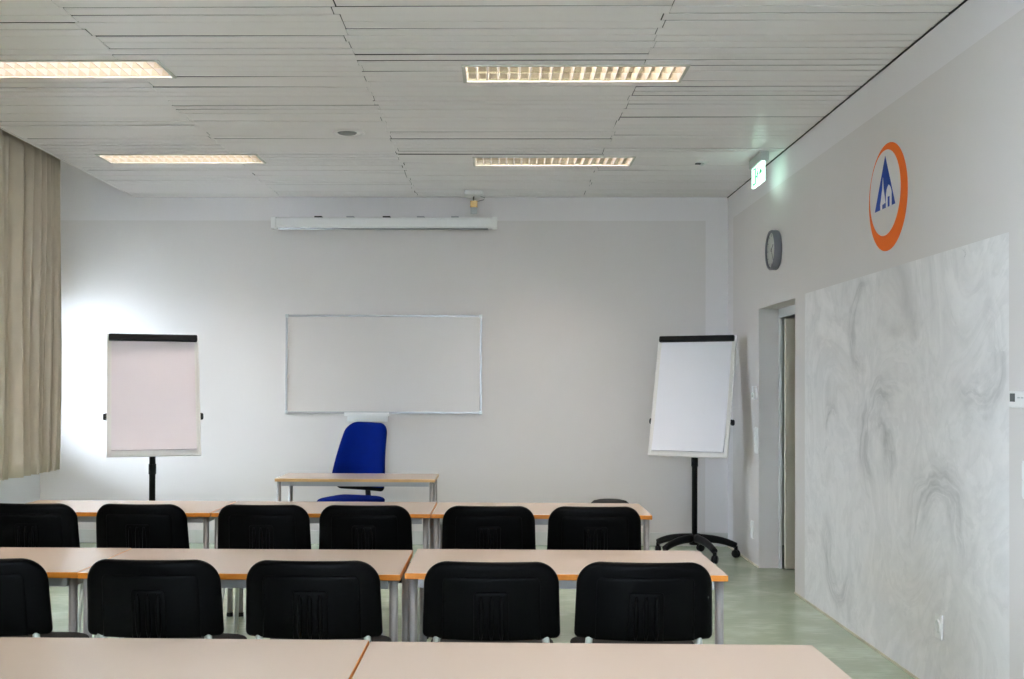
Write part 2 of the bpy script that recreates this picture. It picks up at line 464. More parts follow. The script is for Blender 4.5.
# ------------------------------------------------------------------ curtain
def curtain():
    t = thing('curtain', 'beige floor-clear curtain hanging in pleats at the left, beside the window', 'curtain', (-3.75, 7.0, 0))
    y0, y1 = -5.6, 2.16  # out-of-view stretch drawn on towards the camera to hold back window light
    z0, z1 = .775, 3.46
    n = 1400; nz = 24
    rnd = random.Random(3)
    # pleat phase, irregular
    ph = []; a = 0
    for i in range(n+1):
        yy = y0+(y1-y0)*i/n
        a += (2*PI/.12)*(y1-y0)/n*(1+.45*sin(yy*7.1+1)+.3*sin(yy*13.7))
        ph.append(a)
    bm = bmesh.new(); F = []; B = []
    for j in range(nz+1):
        v = j/nz; z = z0+(z1-z0)*v
        rf = []; rb = []
        for i in range(n+1):
            y = y0+(y1-y0)*i/n
            amp = .042*(1.15-.35*v)*(1+.35*sin(y*4.3+.8))
            s = sin(ph[i]+.35*sin(v*3+y*2)) 
            s = math.copysign(abs(s)**.9, s)
            x = amp*s + .012*sin(ph[i]*.5+v*2.2)*(1-v*.4) + .009*sin(v*5+y*6)
            yo = .012*sin(ph[i]*2+.4)*(1-v) + .010*sin(v*3.1+y*3)
            rf.append(bm.verts.new((x, y+yo*(0 if i in (0,n) else 1), z))); rb.append(bm.verts.new((x-.003, y+yo*(0 if i in (0,n) else 1), z)))
        F.append(rf); B.append(rb)
    for j in range(nz):
        for i in range(n):
            for G in (F, B):
                q = bm.faces.new((G[j][i], G[j][i+1], G[j+1][i+1], G[j+1][i])); q.smooth = True
        bm.faces.new((F[j][0], F[j+1][0], B[j+1][0], B[j][0])); bm.faces.new((F[j][n], F[j+1][n], B[j+1][n], B[j][n]))
    for i in range(n):
        bm.faces.new((F[0][i], F[0][i+1], B[0][i+1], B[0][i])); bm.faces.new((F[-1][i], F[-1][i+1], B[-1][i+1], B[-1][i]))
    m = MB(); m._merge(bm)
    m.build('curtain_cloth', W['curtain'], t)
    # stitched hem
    tr = MB()
    tr.box(-.02, .02, -5.65, 3.15, 3.46, 3.50)
    tr.build('curtain_rail', W['alu'], t)
    for yy in (-5.5,-3.4,-1.2, 1.0, 2.9): MB().box(-.015, .015, yy-.015, yy+.015, 3.50, ZS).build('rail_bracket', W['alu'], t)
curtain()

# ------------------------------------------------------------------ luminaires
def luminaire(spec, label, first=None):
    x0, x1, y0, y1 = spec
    w, d = x1-x0, y1-y0
    t = thing('ceiling_luminaire', label, 'ceiling light', (x0+w/2, y0+d/2, H), 0, 'recessed ceiling luminaires')
    hx, hy = w/2, d/2
    fm = MB(); r = .020
    for q in ((-hx, hx, -hy, -hy+r), (-hx, hx, hy-r, hy), (-hx, -hx+r, -hy+r, hy-r), (hx-r, hx, -hy+r, hy-r)):
        fm.box(q[0], q[1], q[2], q[3], -.006, .012, bev=.002)
    fm.build('frame', W['lampframe'], t)
    hs = MB()
    ix, iy = hx-r, hy-r
    hs.box(-ix, ix, -iy, iy, .115, .12); hs.box(-ix-.002, -ix, -iy, iy, .012, .12); hs.box(ix, ix+.002, -iy, iy, .012, .12)
    hs.box(-ix, ix, -iy-.002, -iy, .012, .12); hs.box(-ix, ix, iy, iy+.002, .012, .12)
    hs.build('housing', W['mirror2'], t)
    # parabolic louvre: curved side reflectors, centre spine, V-shaped cross blades
    lv = MB()
    zb, zt = .002, .062
    def wedge_y(yc, wb, wt, n=6):   # spine along X, wide at bottom
        pts = []
        for i in range(n+1):
            v = i/n; pts.append((yc - (wb+(wt-wb)*v**1.5)/2, zb+(zt-zb)*v))
        for i in range(n, -1, -1):
            v = i/n; pts.append((yc + (wb+(wt-wb)*v**1.5)/2, zb+(zt-zb)*v))
        M = Matrix(((0,0,1,0),(1,0,0,0),(0,1,0,0),(0,0,0,1)))
        lv.prism(pts, -ix, ix, M=M)
    wedge_y(0, .004, .022)
    for s in (-1, 1):
        pts = []
        for i in range(7):
            v = i/6; pts.append((s*(iy-.002-.010*v**1.6), zb+(zt-zb)*v))
        pts += [(s*iy, zt), (s*iy, zb)]
        M = Matrix(((0,0,1,0),(1,0,0,0),(0,1,0,0),(0,0,0,1)))
        lv.prism(pts if s > 0 else pts[::-1], -ix, ix, M=M)
    lv.build('louvre', W['mirror'], t)
    lv = MB()
    nb = 19
    for k in range(nb+2):
        xc = -ix + (2*ix)*k/(nb+1)
        pts = []
        wb, wt = .003, .034
        for i in range(6):
            v = i/5; pts.append((xc-(wb+(wt-wb)*v**1.5)/2, zb+(zt-zb)*v))
        for i in range(5, -1, -1):
            v = i/5; pts.append((xc+(wb+(wt-wb)*v**1.5)/2, zb+(zt-zb)*v))
        M = Matrix(((1,0,0,0),(0,0,1,0),(0,1,0,0),(0,0,0,1)))
        lv.prism(pts, -iy, iy, M=M)
    lv.build('cross_blades', W['blade'], t)
    for s in (-1, 1):
        MB().tube([(-ix+.03, s*iy*.5, .088), (ix-.03, s*iy*.5, .088)], .013, n=12).build('tube_lamp', W['tubeglass'], t)
    ld = bpy.data.lights.new('lamp_light', 'AREA'); ld.shape = 'RECTANGLE'; ld.size = 2*ix-.04; ld.size_y = 2*iy-.04
    ld.energy = LAMP; ld.color = (1, .90, .82)
    lo = bpy.data.objects.new('lamp_light', ld); COL.objects.link(lo); lo.location = (x0+w/2, y0+d/2, H+.070)
    return t
LAMP = 60
luminaire(LUM[0], 'recessed louvred ceiling light at upper right centre, the nearer of the two right ones')
luminaire(LUM[1], 'recessed louvred ceiling light right of centre, the farther of the two right ones')
luminaire(LUM[2], 'bright recessed louvred ceiling light cut off by the left edge of the photo')
luminaire(LUM[3], 'bright recessed louvred ceiling light at far left, close to the curtain end')

for l in LUM[4:]:
    luminaire(l, 'recessed louvred ceiling light over the near part of the room')

# ceiling fittings
t = thing('ceiling_speaker', 'round off-white flush ceiling ring with a dark slit, left of the ceiling centre', 'ceiling fitting', (-1.07, 7.60, H))
MB().lathe([(.115,.002),(.115,-.006),(.108,-.012),(.092,-.012),(.088,-.004),(.088,.002)], 40).build('ring', W['ceil'], t)
MB().lathe([(0,-.003),(.088,-.003),(.088,.0),(0,.0)], 40).build('cover', W['ceil'], t)
MB().lathe([(0,-.010),(.060,-.010),(.068,-.003),(0,-.003)], 32, M=Matrix.Translation((-.01,0,0))).build('vent_insert', W['rail'], t)
t = thing('smoke_sensor', 'tiny dark ceiling sensor on white plate, left of the green exit sign', 'sensor', (1.60, 8.62, H))
MB().lathe([(0,-.010),(.040,-.010),(.052,0),(.052,.002)], 28).build('plate', W['plasticW'], t)
MB().lathe([(0,-.03),(.012,-.03),(.016,-.024),(.016,-.01),(0,-.01)], 18).build('sensor_head', W['plasticW'], t)
MB().box(-.058, -.012, -.012, .012, -.018, -.010, bev=.003).build('sensor_slot', W['blackmatte'], t)

# exit sign (parallel to right wall, hung from ceiling)
t = thing('exit_sign', 'lit green and white running-man exit sign under the ceiling at the right wall', 'exit sign', (1.985, 8.38, H))
MB().box(-.028, .035, -.19, .19, -.075, 0, bev=.006).build('housing', W['plasticG'], t)
MB().box(-.010, .010, -.175, .175, -.225, -.070, bev=.002).build('lit_panel', W['signwhite'], t)
for s in (-1, 1):
    g_ = MB()
    M = Matrix(((0,0,1,0),(-s,0,0,0),(0,1,0,0),(0,0,0,1)))   # (u,v,w)->(w, -s*u, v)
    d0, d1 = (s*.0102, s*.0125) if s > 0 else (s*.0125, s*.0102)
    zc = -.148
    def pr(poly): g_.prism([(u, v+zc) for u, v in poly], d0, d1, M=M)
    # green surround pieces, doorway, running figure, arrow
    pr([(.03,-.065),(.135,-.065),(.135,.065),(.03,.065)][::1])
    pr([(-.155,-.01),(-.105,-.01),(-.105,-.03),(-.07,.0),(-.105,.03),(-.105,.01),(-.155,.01)])
    pr([(.012+.012*cos(a*PI/5)-.03, .045+.012*sin(a*PI/5)) for a in range(10)])
    pr([(-.03,.03),(-.005,.032),(.005,-.002),(.022,-.01),(.02,-.02),(-.002,-.012),(-.01,-.03),(-.03,-.06),(-.04,-.054),(-.024,-.02),(-.028,.0),(-.05,-.006),(-.05,.006),(-.028,.012)])
    g_.build('exit_pictogram', W['signgreen'], t)
    r_ = MB()
    d0, d1 = (s*.0126, s*.0135) if s > 0 else (s*.0135, s*.0126)
    r_.prism([(.06, -.05+zc), (.11, -.05+zc), (.11, .05+zc), (.06, .05+zc)], d0, d1, M=M)
    r_.build('doorway_symbol', W['signwhite'], t)

# cable outlet hanging from ceiling by screen
t = thing('cable_outlet', 'white ceiling box with brass-coloured cable connector dangling above the projection screen', 'cable outlet', (-.245, 9.93, H))
MB().box(-.085, .085, -.09, .09, -.045, 0, bev=.010).build('junction_box', W['plasticW'], t)
MB().tube([(.0,0,-.04),(-.005,0,-.07),(.01,0,-.1)], .007).build('cable', W['blackmatte'], t)
MB().tube([(.05,0,-.04),(.10,0,-.055),(.09,0,-.075),(.03,0,-.09),(.01,0,-.10)], .004).build('cable', W['steel'], t)
b = MB(); b.box(-.034, .034, -.015, .015, -.145, -.085, bev=.003)
b.build('terminal_block', W['brass'], t)
b = MB(); b.box(-.030, .030, -.013, .013, -.205, -.146, bev=.004); b.build('plug', W['plasticG'], t)

# projection screen housing
t = thing('projection_screen', 'long white roll-up projection screen housing high on the back wall', 'projection screen', (-1.085, 10.10, 2.965))
MB().box(-1.03, 1.03, -.045, .045, 0, .095, bev=.018, seg=3).build('housing', W['plasticW'], t)
for s in (-1, 1):
    MB().box(s*1.03-.025, s*1.03+.025, -.05, .05, -.005, .10, bev=.008).build('end_cap', W['plasticW'], t)
MB().tube([(-.99,0,-.006),(.97,0,-.006)], .010).build('bottom_bar', W['alu'], t)
for xx in (-.62, -.32, .02, .34, .66):
    MB().box(xx-.035, xx+.035, -.01, .13, .095, .112, bev=.003).build('wall_bracket', W['blackmatte'] if xx in (.02,-.62) else W['alu'], t)

# ------------------------------------------------------------------ whiteboard
t = thing('whiteboard', 'wide aluminium-framed blank whiteboard on the back wall behind the blue chair', 'whiteboard', (-1.098, YB, 1.23))
hw, hh = .928, .932
MB().box(-hw+.01, hw-.01, -.02, -.004, .01, hh-.01).build('writing_surface', W['board'], t)
b = MB(); r = .020
b.box(-hw, hw, -.026, -.002, 0, r, bev=.004); b.box(-hw, hw, -.026, -.002, hh-r, hh, bev=.004)
b.box(-hw, -hw+r, -.026, -.002, r, hh-r, bev=.004); b.box(hw-r, hw, -.026, -.002, r, hh-r, bev=.004)
b.build('frame', W['alu'], t)
for sx in (-hw+.012, hw-.012):
    for sz in (.012, hh-.012):
        MB().box(sx-.016, sx+.016, -.029, -.001, sz-.016, sz+.016, bev=.004).build('frame_corner', W['plasticG'], t)
b = MB(); b.box(-.36, .06, -.085, -.02, -.022, -.012, bev=.002); b.box(-.36, .06, -.092, -.080, -.022, .012, bev=.002)
b.box(-.34, .04, -.03, -.005, -.075, -.012, bev=.003)
b.build('pen_tray', W['plasticW'], t)

# ------------------------------------------------------------------ flip charts
def flipchart(label, loc, rz, tilt, zc, paper, base_rot, hgt=1.03, wid=.70, off=.15):
    t = thing('flipchart_easel', label, 'flip chart', loc, rz)
    # board local frame: origin at the board's centre, tilted backwards
    M = Matrix.Translation((0, 0, zc)) @ Matrix.Rotation(-tilt, 4, 'X')
    hw, hh = wid/2, hgt/2
    def bx(m, *a, **k): m.box(*a, M=M, **k)
    b = MB(); bx(b, -hw, hw, -.012, .010, -hh, hh, bev=.004); b.build('board', W['frameW'], t)
    b = MB(); r = .022
    bx(b, -hw, hw, -.022, -.012, -hh, -hh+r, bev=.003); bx(b, -hw, -hw+r, -.020, -.012, -hh+r, hh, bev=.003); bx(b, hw-r, hw, -.020, -.012, -hh+r, hh, bev=.003)
    b.build('rim', W['frameW'], t)
    b = MB()
    # pad of paper with a slightly lifted lower edge
    bm = bmesh.new(); F = []; B = []
    nz = 14; x0, x1 = -hw+.034, hw-.034; pz0, pz1 = -hh+.045, hh-.03
    for j in range(nz+1):
        v = j/nz; z = pz0+(pz1-pz0)*v
        lift = .014*max(0, 1-v*3)**2
        F.append([bm.verts.new((x0+(x1-x0)*i/8, -.020-lift*(1+.5*(i/8)), z)) for i in range(9)])
        B.append([bm.verts.new((x0+(x1-x0)*i/8, -.0125, z)) for i in range(9)])
    for j in range(nz):
        for i in range(8):
            for G in (F, B):
                q = bm.faces.new((G[j][i], G[j][i+1], G[j+1][i+1], G[j+1][i])); q.smooth = False
        for i in (0, 8): bm.faces.new((F[j][i], F[j+1][i], B[j+1][i], B[j][i]))
    for i in range(8):
        for j in (0, nz): bm.faces.new((F[j][i], F[j][i+1], B[j][i+1], B[j][i]))
    b._merge(bm, 0, M); b.build('paper_pad', paper, t)
    b = MB(); bx(b, -hw+.012, hw-.012, -.048, -.010, hh-.060, hh-.006, bev=.010, seg=3)
    b.build('clamp_bar', W['black'], t)
    for s in (-1, 1):
        b = MB(); Mk = M @ Matrix.Translation((s*(hw+.012), .03, -hh+.32)) @ Matrix.Rotation(PI/2, 4, 'Y')
        b.lathe([(0,-.014),(.020,-.014),(.026,-.008),(.026,.008),(.020,.014),(0,.014)], 20, M=Mk)
        b.box(-.02, .02, -.03, .0, -.02, .02, M=M @ Matrix.Translation((s*(hw-.01), .03, -hh+.32)))
        b.build('side_knob', W['black'], t)
    b = MB()
    b.box(-.045, .045, .012, .05, -.30, .25, M=M, bev=.004); b.build('back_bracket', W['black'], t)
    # pole, inner and outer tube
    b = MB(); b.tube([(0,off,.12),(0,off,zc-.20),(0,off-.01,zc-.12),(0,.05,zc+.0)], [.024,.024,.022,.020], n=16); b.build('pole', W['black'], t)
    b = MB(); b.tube([(0,off,zc-.62),(0,off,zc-.54)], .029, n=16); b.build('collar', W['black'], t)
    hub = MB(); Mh = Matrix.Translation((0,off,.055))
    hub.lathe([(0,.055),(.045,.055),(.050,.09),(.034,.13),(.024,.15),(0,.15)], 24, M=Mh); hub.build('hub', W['black'], t)
    for k in range(5):
        a = base_rot + k*2*PI/5
        dx, dy = cos(a), sin(a)
        pts = []; rr = []
        for q in range(9):
            u = q/8; rad = .03+.33*u
            pts.append((dx*rad, off+dy*rad, .168-.015*u-.050*u**3)); rr.append(.038-.011*u)
        leg = MB().tube(pts, rr, n=12).build('leg', W['black'], t)
        cx, cy = dx*.36, off+dy*.36
        cst = MB()
        Mc = Matrix.Translation((cx, cy, .034)) @ Matrix.Rotation(a+.7, 4, 'Z') @ Matrix.Rotation(PI/2, 4, 'Y')
        for s in (-1, 1):
            cst.lathe([(0,-.010),(.030,-.010),(.034,-.005),(.034,.005),(.030,.010),(0,.010)], 20, M=Mc @ Matrix.Translation((0,0,s*.013)))
        cst.box(-.014, .014, -.012, .016, .03, .098, M=Matrix.Translation((cx, cy, 0)), bev=.003)
        cst.build('caster', W['black'], leg)
    return t
flipchart('flip chart easel with blank pinkish pad left of the whiteboard, near the curtain', (-2.655, 8.28, 0), .36, .30, 1.418, W['paperL'], .3, hgt=.972, wid=.685)
flipchart('flip chart easel turned to the left on black star base in the right corner', (1.68, 9.50, 0), -.46, .28, 1.415, W['paperR'], .45, hgt=1.095, wid=.70, off=.07)

# ------------------------------------------------------------------ tables
def make_table(name, label, edge, tw=1.298, td=.65, group='seminar tables in rows'):
    t = thing(name, label, 'table', (0,0,0), 0, group)
    hx, hy = tw/2, td/2; zt = .74
    top = MB().box(-hx+.002, hx-.002, -hy+.002, hy-.002, zt-.010, zt, bev=.0012).build('tabletop', W['top'], t)
    b = MB(); b.box(-hx, hx, -hy, hy, zt-.026, zt-.0012, bev=.003); b.build('edge_banding', edge, top)
    b = MB(); i = .022; h0, h1 = zt-.063, zt-.026
    b.box(-hx+i+.03, hx-i-.03, -hy+i, -hy+i+.022, h0, h1); b.box(-hx+i+.03, hx-i-.03, hy-i-.022, hy-i, h0, h1)
    b.box(-hx+i, -hx+i+.022, -hy+i+.03, hy-i-.03, h0, h1); b.box(hx-i-.022, hx-i, -hy+i+.03, hy-i-.03, h0, h1)
    b.build('apron', W['rail'], t)
    for sx in (-1, 1):
        for sy in (-1, 1):
            cx, cy = sx*(hx-.030), sy*(hy-.034)
            lg = MB().tube([(cx,cy,.02),(cx,cy,zt-.026)], .0175, n=20).build('leg', W['steel'], t)
            MB().lathe([(0,0),(.019,0),(.021,.004),(.020,.024),(.0175,.026),(0,.026)], 20, M=Matrix.Translation((cx,cy,0))).build('foot_cap', W['black'], lg)
    return t
T0 = make_table('seminar_table', '', W['wood'])
rows = [
 # x centre, y centre, rotz, label
 (.268, 2.875, .000, 'nearest-row table at the bottom right of the photo, beige top, bare'),
 (-1.034, 2.895, .000, 'nearest-row table at the bottom left of the photo, beige top with orange edge seam'),
 (.269, 4.695, -.004, 'right-hand table of the middle row, beige top with orange-brown edge'),
 (-1.045, 4.660, .002, 'centre table of the middle row, beige top, between two other tables'),
 (-2.347, 4.668, .002, 'left table of the middle row, cut off by the left edge of the photo'),
 (.248, 6.71, -.004, 'right-hand table of the far row, ending beside the right flip chart'),
 (-1.055, 6.715, .000, 'centre table of the far row, right in front of the blue-chair desk'),
 (-2.36, 6.71, .002, 'left table of the far row, in front of the left flip chart'),
]
for i, (x, y, rz, lab) in enumerate(rows):
    if i == 0:
        T0.location = (x, y, 0); T0.rotation_euler = (0,0,rz); T0['label'] = lab
    else:
        dup(T0, (x, y, 0), rz, lab)
D0 = make_table('teacher_desk', 'small pale-edged desk standing alone in front of the blue office chair', W['woodp'], tw=1.30, td=.56)
D0['category'] = 'desk'; del D0['group']
D0.location = (-1.172, 9.04, 0)

# ------------------------------------------------------------------ black stacking chairs
def make_chair():
    t = thing('stacking_chair', '', 'chair', (0,0,0), 0, 'black chairs pushed up to the tables')
    # chair faces +Y (towards the tables); origin on the floor below the seat centre
    zb0, zb1 = .592, .875
    BW = .238
    def wf(v):
        z = v*(zb1-zb0)
        w = BW + .010*(1-v)
        r = .085
        d = (zb1-zb0)-z
        if d < r:
            w -= r - math.sqrt(max(0, r*r-(r-d)**2))
        if z < .02: w -= .02-math.sqrt(max(0,.02**2-(.02-z)**2))
        return w
    lean = .14
    y0 = -.235
    def crv(x, z): return y0 - lean*(z-zb0) - .045*(1-(x/BW)**2) + .02
    def crvc(x, z): return crv(x, z) - .006
    bk = MB().pillow(wf, wf, zb0, zb1, .042, curve=lambda x, z: crv(x, z), nu=28, nv=28, pu=10, pv=14).build('backrest', W['plastic'], t)
    # inner raised panel of the shell (rear face) and ribbed centre block
    def wi(v):
        z = v*.205; w = .172+.004*(1-v); r = .02; d = .205-z
        if d < r: w -= r - math.sqrt(max(0, r*r-(r-d)**2))
        return w
    MB().pillow(wi, wi, zb0+.002, zb0+.232, .012, curve=lambda x, z: crv(x, z)-.020, nu=20, nv=14, pu=16, pv=16).build('back_panel', W['plastic'], bk)
    rb = MB()
    def wr_(v):
        w = .062; r = .012; d = (1-v)*.165
        if d < r: w -= r - math.sqrt(max(0, r*r-(r-d)**2))
        return w
    rb.pillow(wr_, wr_, zb0+.003, zb0+.180, .012, curve=lambda x, z: crv(x, z)-.026, nu=14, nv=12, pu=16, pv=16)
    for xx in (-.036, 0, .036):
        pts = [(xx, crv(xx, z)-.033, z) for z in [zb0+.008+.158*q/6 for q in range(7)]]
        rb.tube(pts, [.004,.009,.010,.010,.010,.009,.004], n=10)
    rb.build('rib_block', W['plastic'], bk)
    # seat
    Ms = Matrix.Translation((0, 0, .462)) @ Matrix.Rotation(-PI/2+.03, 4, 'X')
    def ws(v):
        r = .05; L_ = .43; w = .236 + .006*v; d = min(v, 1-v)*L_
        if d < r: w -= r - math.sqrt(max(0, r*r-(r-d)**2))
        return w
    # pillow lives in XZ; rotate so +Z -> +Y
    Ms = Matrix.Translation((0, 0, .462)) @ Matrix.Rotation(-PI/2, 4, 'X')
    st = MB(); st.pillow(ws, ws, -.215, .215, .052, curve=lambda x, z: .010*(z/.2)**2*(1 if z < 0 else -.2), nu=22, nv=22, pu=8, pv=8, M=Matrix.Translation((0,0,.488)) @ Matrix.Rotation(PI/2, 4, 'X') @ Matrix.Scale(-1, 4, (0,0,1)))
    st.build('seat', W['blackfab'], t)
    sh = MB().pillow(lambda v: ws(v)-.01, lambda v: ws(v)-.01, -.205, .205, .020, nu=14, nv=14, pu=10, pv=10, M=Matrix.Translation((0,0,.462)) @ Matrix.Rotation(PI/2, 4, 'X')); sh.build('seat_pan', W['plastic'], t)
    # frame: side tubes -> legs and uprights
    for s in (-1, 1):
        fl = [(s*.245,.20,.012), (s*.238,.195,.30), (s*.234,.185,.395), (s*.232,.165,.422), (s*.232,.13,.430)]
        l1 = MB().tube(fl, .0115, n=12, ry=.0115).build('leg', W['chairmetal'], t)
        rl = [(s*.245,-.27,.012), (s*.238,-.20,.26), (s*.234,-.155,.40), (s*.232,-.13,.440), (s*.232,-.09,.455)]
        l2 = MB().tube(rl, .0115, n=12).build('leg', W['chairmetal'], t)
        for (lg, p) in ((l1, fl[0]), (l2, rl[0])):
            MB().lathe([(0,0),(.014,0),(.016,.005),(.015,.028),(0,.03)], 16, M=Matrix.Translation((p[0],p[1],0))).build('foot_cap', W['black'], lg)
        MB().tube([(s*.232,.13,.455),(s*.232,-.09,.455)], .0115, n=12).build('side_rail', W['chairmetal'], t)
        up = [(s*.232,-.09,.455),(s*.230,-.16,.458),(s*.226,-.20,.470),(s*.212,-.222,.50),(s*.198,-.232,.56),(s*.192,-.234,.62)]
        MB().tube(up, .013, n=12).build('upright', W['chairmetal'], t)
        # black link bracket at the seat side
        br = MB(); br.box(s*.246-.006, s*.246+.006, -.06, .02, .450, .500, bev=.006)
        br.tube([(s*.248,-.05,.495),(s*.256,-.04,.51),(s*.256,.0,.51),(s*.248,.01,.495)], .006, n=8)
        br.build('link_bracket', W['chrome'], t)
    b = MB(); b.tube([(-.232,.10,.448),(.232,.10,.448)], .010); b.tube([(-.232,-.08,.448),(.232,-.08,.448)], .010)
    b.build('cross_bar', W['chairmetal'], t)
    return t
C0 = make_chair()
mid = [(-1.868, 'middle-row chair cut off by the left edge of the photo', 4.12, .02),
       (-1.239, 'middle-row chair left of the centre table, second from the left edge', 4.12, .0),
       (-.666, 'middle-row chair in front of the centre table, its right-hand one', 4.12, .0),
       (-.028, 'middle-row chair at the left half of the right-hand table', 4.12, .0),
       (.519, 'rightmost black chair of the middle row, near the wall patch', 4.13, -.01)]
far = [(-2.46, 'far-row chair cut off by the left edge of the photo', 5.90, .02),
       (-1.872, 'far-row chair below the left flip chart pole', 5.90, -.01),
       (-1.235, 'far-row chair left of the blue office chair', 5.90, .01),
       (-.70, 'far-row chair in line below the blue office chair', 5.90, .0),
       (-.056, 'far-row chair second from the right, by the right-hand far table', 5.90, .0),
       (.494, 'rightmost black chair of the far row, nearest the right flip chart', 5.90, .0)]
k = 0
for (x, lab, y, rz) in mid + far:
    lab = 'black plastic-backed ' + lab
    if k == 0:
        C0.location = (x, y, 0); C0.rotation_euler = (0,0,rz); C0['label'] = lab
    else:
        dup(C0, (x, y, 0), rz, lab)
    k += 1

# ------------------------------------------------------------------ blue office chair
t = thing('office_chair', 'blue upholstered swivel office chair behind the small desk, under the whiteboard', 'office chair', (-1.29, 9.60, 0), .0)
def wl(v, w0=.305, w1=.115):
    z = v*.58; w = w0-w1*v; d = .58-z; r = .10
    if d < r: w -= r - math.sqrt(max(0, r*r-(r-d)**2))
    if z < .05: w -= .05-math.sqrt(max(0,.05**2-(.05-z)**2))
    return w
yaw = Matrix.Rotation(-.38, 4, 'Z')
Mb = Matrix.Rotation(-.38, 4, 'Z') @ Matrix.Translation((0, .19, .585)) @ Matrix.Rotation(-.07, 4, 'X') @ Matrix.Rotation(.03, 4, 'Y')
wrr = lambda v: wl(v, .245, .02)
bk = MB().pillow(wl, wrr, 0, .58, .075, curve=lambda x, z: -.05*(x/.22)**2 - .03*sin(z/.58*PI), nu=26, nv=26, pu=7, pv=10, M=Mb).build('backrest', W['blue'], t)
MB().pillow(lambda v: wl(v)-.03, lambda v: wrr(v)-.03, -.035, .56, .045, curve=lambda x, z: .028-.05*(x/.22)**2 - .03*sin(z/.58*PI), nu=20, nv=20, pu=9, pv=10, M=Mb).build('back_shell', W['plastic'], bk)
def wso(v):
    L_ = .48; r = .10; d = min(v, 1-v)*L_; w = .25
    if d < r: w -= r - math.sqrt(max(0, r*r-(r-d)**2))
    return w
Rx = Matrix.Rotation(PI/2, 4, 'X')
MB().pillow(wso, wso, -.24, .24, .085, curve=lambda x, z: 0, nu=24, nv=24, pu=6, pv=6, M=yaw @ Matrix.Translation((0,-.05,.475)) @ Rx).build('seat', W['blue'], t)
MB().pillow(lambda v: wso(v)-.01, lambda v: wso(v)-.01, -.23, .23, .04, nu=16, nv=16, M=yaw @ Matrix.Translation((0,-.05,.435)) @ Rx).build('seat_shell', W['plastic'], t)
b = MB(); pts = [Vector((0,.12,.43)), Vector((0,.24,.44)), Vector((0,.262,.50)), Vector((0,.245,.60)), Vector((0,.235,.75))]
b.tube([yaw @ p for p in pts], [.022,.026,.028,.026,.018], n=14, ry=.012); b.build('back_bar', W['black'], t)
b = MB(); b.lathe([(0,.40),(.07,.40),(.07,.42),(0,.42)], 24); b.tube([(0,0,.10),(0,0,.41)], .026, n=16); b.tube([(0,0,.10),(0,0,.26)], .034, n=16)
b.build('gas_lift', W['black'], t)
MB().lathe([(0,.07),(.055,.07),(.055,.12),(.035,.14),(0,.14)], 24).build('hub', W['black'], t)
for k in range(5):
    a = .5+k*2*PI/5; dx, dy = cos(a), sin(a)
    lg = MB().tube([(dx*(.03+.26*u/6), dy*(.03+.26*u/6), .10-.035*(u/6)**2) for u in range(7)], [.026-.010*u/6 for u in range(7)], n=12).build('leg', W['black'], t)
    cs = MB()
    for s in (-1, 1):
        cs.lathe([(0,-.009),(.022,-.009),(.026,-.004),(.026,.004),(.022,.009),(0,.009)], 18, M=Matrix.Translation((dx*.29, dy*.29, .026)) @ Matrix.Rotation(a+.6, 4, 'Z') @ Matrix.Rotation(PI/2, 4, 'Y') @ Matrix.Translation((0,0,s*.012)))
    cs.box(dx*.29-.012, dx*.29+.012, dy*.29-.012, dy*.29+.012, .022, .066, bev=.003)
    cs.build('caster', W['black'], lg)

# black stool whose seat peeks over the far table row
t = thing('stool', 'black stool seat just showing behind the far table row near the right flip chart', 'stool', (.872, 8.6, 0))
MB().lathe([(0,.600),(.09,.599),(.13,.590),(.150,.573),(.150,.55),(.14,.538),(0,.538)], 40).build('seat', W['blackfab'], t)
MB().tube([(0,0,.08),(0,0,.54)], .022, n=16).build('gas_lift', W['chrome'], t)
MB().lathe([(0,.07),(.045,.07),(.045,.11),(0,.13)], 24).build('hub', W['black'], t)
for k in range(5):
    a = .2+k*2*PI/5; dx, dy = cos(a), sin(a)
    lg = MB().tube([(dx*(.03+.2*u/6), dy*(.03+.2*u/6), .095-.05*(u/6)**2) for u in range(7)], [.018-.005*u/6 for u in range(7)], n=12).build('leg', W['black'], t)
    MB().lathe([(0,0),(.018,0),(.02,.01),(.016,.035),(0,.04)], 16, M=Matrix.Translation((dx*.225, dy*.225, 0))).build('glide', W['black'], lg)

# ------------------------------------------------------------------ right wall fittings
def wallM(y, z):     # local (u along wall towards camera, v up, w out of the wall)
    return Matrix(((0,0,-1,XR),(-1,0,0,y),(0,1,0,z),(0,0,0,1)))
def wall_thing(name, label, cat, y, z):
    o = thing(name, label, cat); o.matrix_world = wallM(y, z); return o
# clock
t = wall_thing('wall_clock', 'round dark-rimmed wall clock high on the right wall, left of the orange ring logo', 'clock', 8.42, 2.552)
MB().lathe([(0,0),(.150,0),(.154,.006),(.154,.052),(.150,.058),(.138,.058),(.136,.048),(.136,.040),(0,.040)][::1], 56).build('case', W['clockrim'], t)
MB().lathe([(0,.041),(.1355,.041),(.1355,.044),(0,.044)], 56).build('dial', W['clockface'], t)
b = MB()
for k in range(12):
    a = k*PI/6; ln = .022 if k % 3 == 0 else .012
    b.box(-.0025, .0025, .125-ln, .125, .044, .0452, M=Matrix.Rotation(a, 4, 'Z'))
b.build('hour_marks', W['blackmatte'], t)
for a, ln, wd in ((-1.0, .07, .004), (-2.5, .105, .003)):
    MB().box(-wd, wd, -.015, ln, .0458, .0472, M=Matrix.Rotation(a, 4, 'Z')).build('clock_hand', W['blackmatte'], t)
